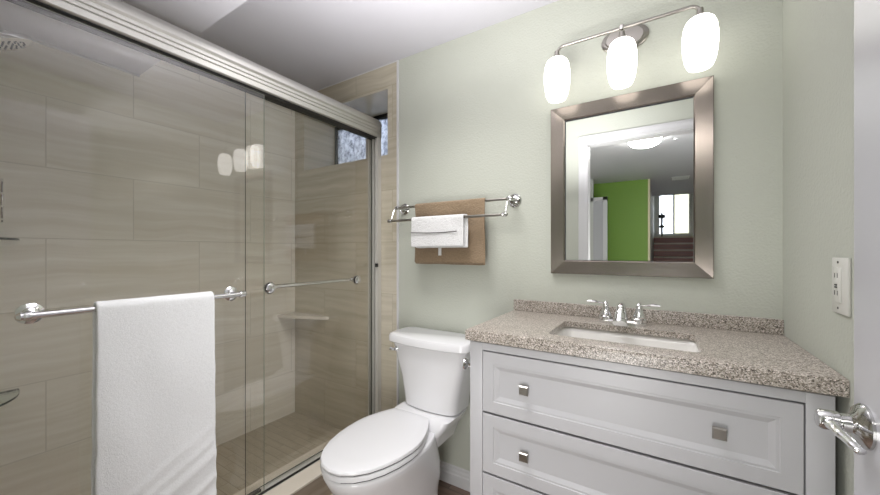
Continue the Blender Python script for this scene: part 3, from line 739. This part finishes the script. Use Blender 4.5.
# ------------------------------------------------------------------ shower fittings
sh = thing('shower_head', 'round chrome shower head on bent arm high at the left, behind the glass', 'shower head', (-1.78, YF, 1.95))
bm = bmesh.new(); lathe(bm, (-1.78, YF, 1.955), (0, 1, 0), [(0, 0), (0.028, 0), (0.028, 0.003), (0.012, 0.010), (0, 0.010)], 20)
tube(bm, smooth_path([(-1.78, YF+0.004, 1.955), (-1.78, 0.085, 1.955), (-1.78, 0.125, 1.940), (-1.78, 0.182, 1.902)], 5), 0.009, 12)
link('shower_arm', bm, 'chrome', sh, smooth='all')
ax = Vector((0, 0.45, -0.9)).normalized(); bm = bmesh.new()
lathe(bm, (-1.78, 0.186, 1.895), ax, [(0, -0.006), (0.012, -0.004), (0.014, 0.006), (0.020, 0.014), (0.044, 0.022), (0.064, 0.032), (0.067, 0.040), (0.065, 0.048), (0.050, 0.053), (0.046, 0.050), (0, 0.050)], 32)
fc = link('spray_head', bm, 'chrome', sh, smooth=True)
bm = bmesh.new(); c = Vector((-1.78, 0.186, 1.895))+ax*0.050; a_, b_ = frame_of(ax)
for r, k in ((0.014, 6), (0.027, 12), (0.040, 18)):
    for i in range(k):
        p = c+a_*r*math.cos(2*PI*i/k)+b_*r*math.sin(2*PI*i/k); lathe(bm, p, ax, [(0, 0), (0.0022, 0), (0.0016, 0.003), (0, 0.003)], 6)
link('nozzles', bm, 'black', fc)

def corner_shelf(name, label, cx, cy, sx, sy, r, z, th, mat, group=None):
    bm = bmesh.new(); pts = [(cx, cy)]; n = 14
    for k in range(n+1):
        a = PI/2*k/n; m = 0.86 if False else 1
        pts.append((cx+sx*r*math.cos(a)**0.9 if math.cos(a) > 1e-6 else cx, cy+sy*r*math.sin(a)**0.9 if k else cy))
    loft(bm, [[(p[0], p[1], z-th) for p in pts], [(p[0], p[1], z) for p in pts]])
    bmesh.ops.recalc_face_normals(bm, faces=bm.faces)
    for f in bm.faces:
        if abs(f.normal.z) < 0.5: f.material_index = 1
    return tag(link(name, bm, [mat, 'glass_edge']), label, 'shelf', group)
bm = bmesh.new()
pts = [(XL, YB), (XL, YB-0.135), (XL+0.09, YB-0.115), (XL+0.22, YB-0.065), (XL+0.345, YB-0.012), (XL+0.355, YB)]
loft(bm, [[(p[0], p[1], 0.738) for p in pts], [(p[0], p[1], 0.756) for p in pts]])
tag(link('corner_shelf', bm, 'marble'), 'pale stone corner shelf in the far corner of the tiled shower', 'shelf')
corner_shelf('corner_shelf', 'upper glass corner shelf at the left edge of the tiled shower wall', XL, YF, 1, 1, 0.245, 1.236, 0.008, 'clear')
corner_shelf('corner_shelf', 'lower glass corner shelf at the left edge of the tiled shower wall', XL, YF, 1, 1, 0.245, 0.633, 0.008, 'clear')
# soap rack of thin wire above the upper shelf
bm = bmesh.new()
for z in (1.31, 1.36, 1.41, 1.46):
    tube(bm, smooth_path([(XL+0.004, 0.245, z), (XL+0.05, 0.235, z), (XL+0.12, 0.20, z), (XL+0.17, 0.12, z), (XL+0.19, YF+0.003, z)], 5), 0.004, 8)
for p in ((XL+0.006, 0.243), (XL+0.12, 0.20)):
    tube(bm, [(p[0], p[1], 1.30), (p[0], p[1], 1.47)], 0.003, 8)
tag(link('wire_corner_caddy', bm, 'chrome', smooth='all'), 'chrome wire corner caddy at the far left edge above the glass shelf', 'caddy')

# ------------------------------------------------------------------ window well outside
bm = bmesh.new(); rs = []
for z in (1.2, 2.6):
    rs.append([(-1.715+0.62*math.cos(PI*k/40), YB+WD+0.62*math.sin(PI*k/40)+0.012*math.sin(k*1.6), z) for k in range(41)])
vs0 = ring(bm, rs[0]); vs1 = ring(bm, rs[1])
for i in range(40): bm.faces.new((vs0[i], vs0[i+1], vs1[i+1], vs1[i]))
o = link('wall_window_well', bm, 'well', smooth='all'); struct(o); add_mod(o, 'SOLIDIFY', thickness=0.01)
struct(link('floor_window_well', B(-2.34, -1.09, YB+WD, YB+WD+0.64, 1.15, 1.2), 'gravel'))

# ------------------------------------------------------------------ hall seen in the mirror
HC = 2.267
struct(link('floor_hall', B(-2.2, 1.9, -7.6, -0.06, -0.1, 0), 'tile_f'))
struct(link('ceiling_hall', B(-2.2, 1.9, -5.0, -0.06, HC, HC+0.1), 'hallc'))
struct(link('wall_hall_green', B(-1.10, -0.163, -3.12, -3.02, 0, HC), 'green'))
struct(link('lit_wall_edge', B(-0.163, -0.135, -3.12, -3.02, 0, HC), 'cream'))  # end of the green wall, coloured cream for the light on it
struct(link('wall_hall_left', B(-1.22, -1.10, -3.12, -0.06, 0, HC), 'hallw'))
struct(link('wall_hall_right', B(0.95, 1.07, -7.6, -0.06, 0, 3.2), 'hallw'))
struct(link('wall_hall_side', B(-0.185, -0.145, -7.6, -3.12, 0, 3.2), 'hallw'))
struct(link('wall_hall_near_left', B(-1.12, -0.86, -2.66, -2.60, 0, HC), 'hallw'))
bm = bmesh.new(); zt = 1.99
hd = bpy.data.objects.new('door_2', None); S.collection.objects.link(hd); hd.location = (-0.83, -2.63, 0); struct(hd)
bm = bmesh.new(); box(bm, -0.86, -0.720, -2.65, -2.615, 0.01, zt-0.05)
link('door_leaf', bm, 'doorp', hd)
bm = bmesh.new(); box(bm, -0.725, -0.668, -2.66, -2.60, 0, zt, bev=0.003); box(bm, -1.0, -0.668, -2.66, -2.60, zt-0.055, zt, bev=0.003)
link('door_trim', bm, 'white', hd)
# far end: steps rising to a landing with a bright window
HE = -7.5
bm = bmesh.new(); box(bm, -0.145, -0.06, HE-0.1, HE, 0, 3.2); box(bm, 0.62, 0.95, HE-0.1, HE, 0, 3.2); box(bm, -0.06, 0.62, HE-0.1, HE, 0, 1.6); box(bm, -0.06, 0.62, HE-0.1, HE, 2.66, 3.2)
struct(link('wall_hall_end', bm, 'hallw'))
struct(link('wall_stairwell', B(-0.2, 1.07, -5.0, -4.95, HC+0.1, 3.2), 'hallw'))
struct(link('ceiling_stairwell', B(-0.2, 1.07, HE-0.1, -5.0, 3.2, 3.3), 'hallw'))
w2 = bpy.data.objects.new('window_2', None); S.collection.objects.link(w2); struct(w2)
bm = bmesh.new()
for a, b, c, d in ((-0.06, -0.03, 1.6, 2.66), (0.59, 0.62, 1.6, 2.66), (-0.03, 0.59, 2.63, 2.66), (-0.03, 0.59, 1.6, 1.63), (0.26, 0.29, 1.63, 2.63)): box(bm, a, b, HE-0.06, HE-0.02, c, d)
link('window_frame', bm, 'white', w2); link('pane', B(-0.03, 0.26, HE-0.045, HE-0.041, 1.63, 2.63), 'obscure', w2); link('pane', B(0.29, 0.59, HE-0.045, HE-0.041, 1.63, 2.63), 'lit_wall', w2)  # right pane added as a backlit stand-in for the pale lit wall
st = thing('staircase', 'dark brown wooden steps with light nosings at the hall end, in the mirror', 'stairs', (0.4, -4.6, 0))
for i in range(10):
    z = 0.153*(i+1); y = -4.9-0.19*i
    s_ = link('step', B(-0.14, 0.94, y-0.185 if i < 9 else HE+0.01, y, 0.0, z-0.02), 'wood', st)
    link('nosing', B(-0.14, 0.94, y-0.18 if i < 9 else HE+0.01, y+0.012, z-0.035, z, bev=0.003), 'nosing', s_)
bm = bmesh.new(); lathe(bm, (0.02, -6.66, 1.53), (0, 0, 1), [(0, 0), (0.02, 0), (0.02, 0.20), (0.055, 0.22), (0.055, 0.25), (0.02, 0.27), (0.02, 0.42), (0.07, 0.44), (0.07, 0.50), (0.02, 0.52), (0, 0.60)], 16)
tag(link('newel_post', bm, 'black', smooth=True), 'black turned newel post on the landing against the bright window, in the mirror', 'post')
# hall ceiling dome and detector
hl = thing('hall_ceiling_light', 'round white flush dome light on the hall ceiling, seen in the mirror', 'light', (-0.13, -0.80, HC))
bm = bmesh.new(); lathe(bm, (-0.13, -0.80, HC), (0, 0, -1), [(0, 0), (0.146, 0), (0.146, 0.018), (0, 0.018)], 32); link('light_base', bm, 'nickel', hl, smooth=True)
bm = bmesh.new(); lathe(bm, (-0.13, -0.80, HC-0.018), (0, 0, -1), [(0, 0), (0.140, 0), (0.137, 0.020), (0.118, 0.043), (0.078, 0.060), (0.040, 0.070), (0, 0.073)], 32); link('glass_dome', bm, 'dome', hl, smooth='all')
bm = bmesh.new(); lathe(bm, (0.12, -0.98, HC), (0, 0, -1), [(0, 0), (0.018, 0), (0.017, 0.008), (0, 0.011)], 20)
tag(link('ceiling_sensor', bm, 'white', smooth=True), 'tiny round white sensor on the hall ceiling beside the dome light, seen in mirror', 'sensor')
bm = bmesh.new(); box(bm, 0.13, 0.36, -3.3, -3.05, HC-0.006, HC)
for k in range(7): box(bm, 0.14, 0.35, -3.285+k*0.033, -3.27+k*0.033, HC-0.012, HC-0.006)
tag(link('ceiling_vent', bm, 'hallw'), 'square slatted vent in the far hall ceiling, seen in mirror', 'vent')
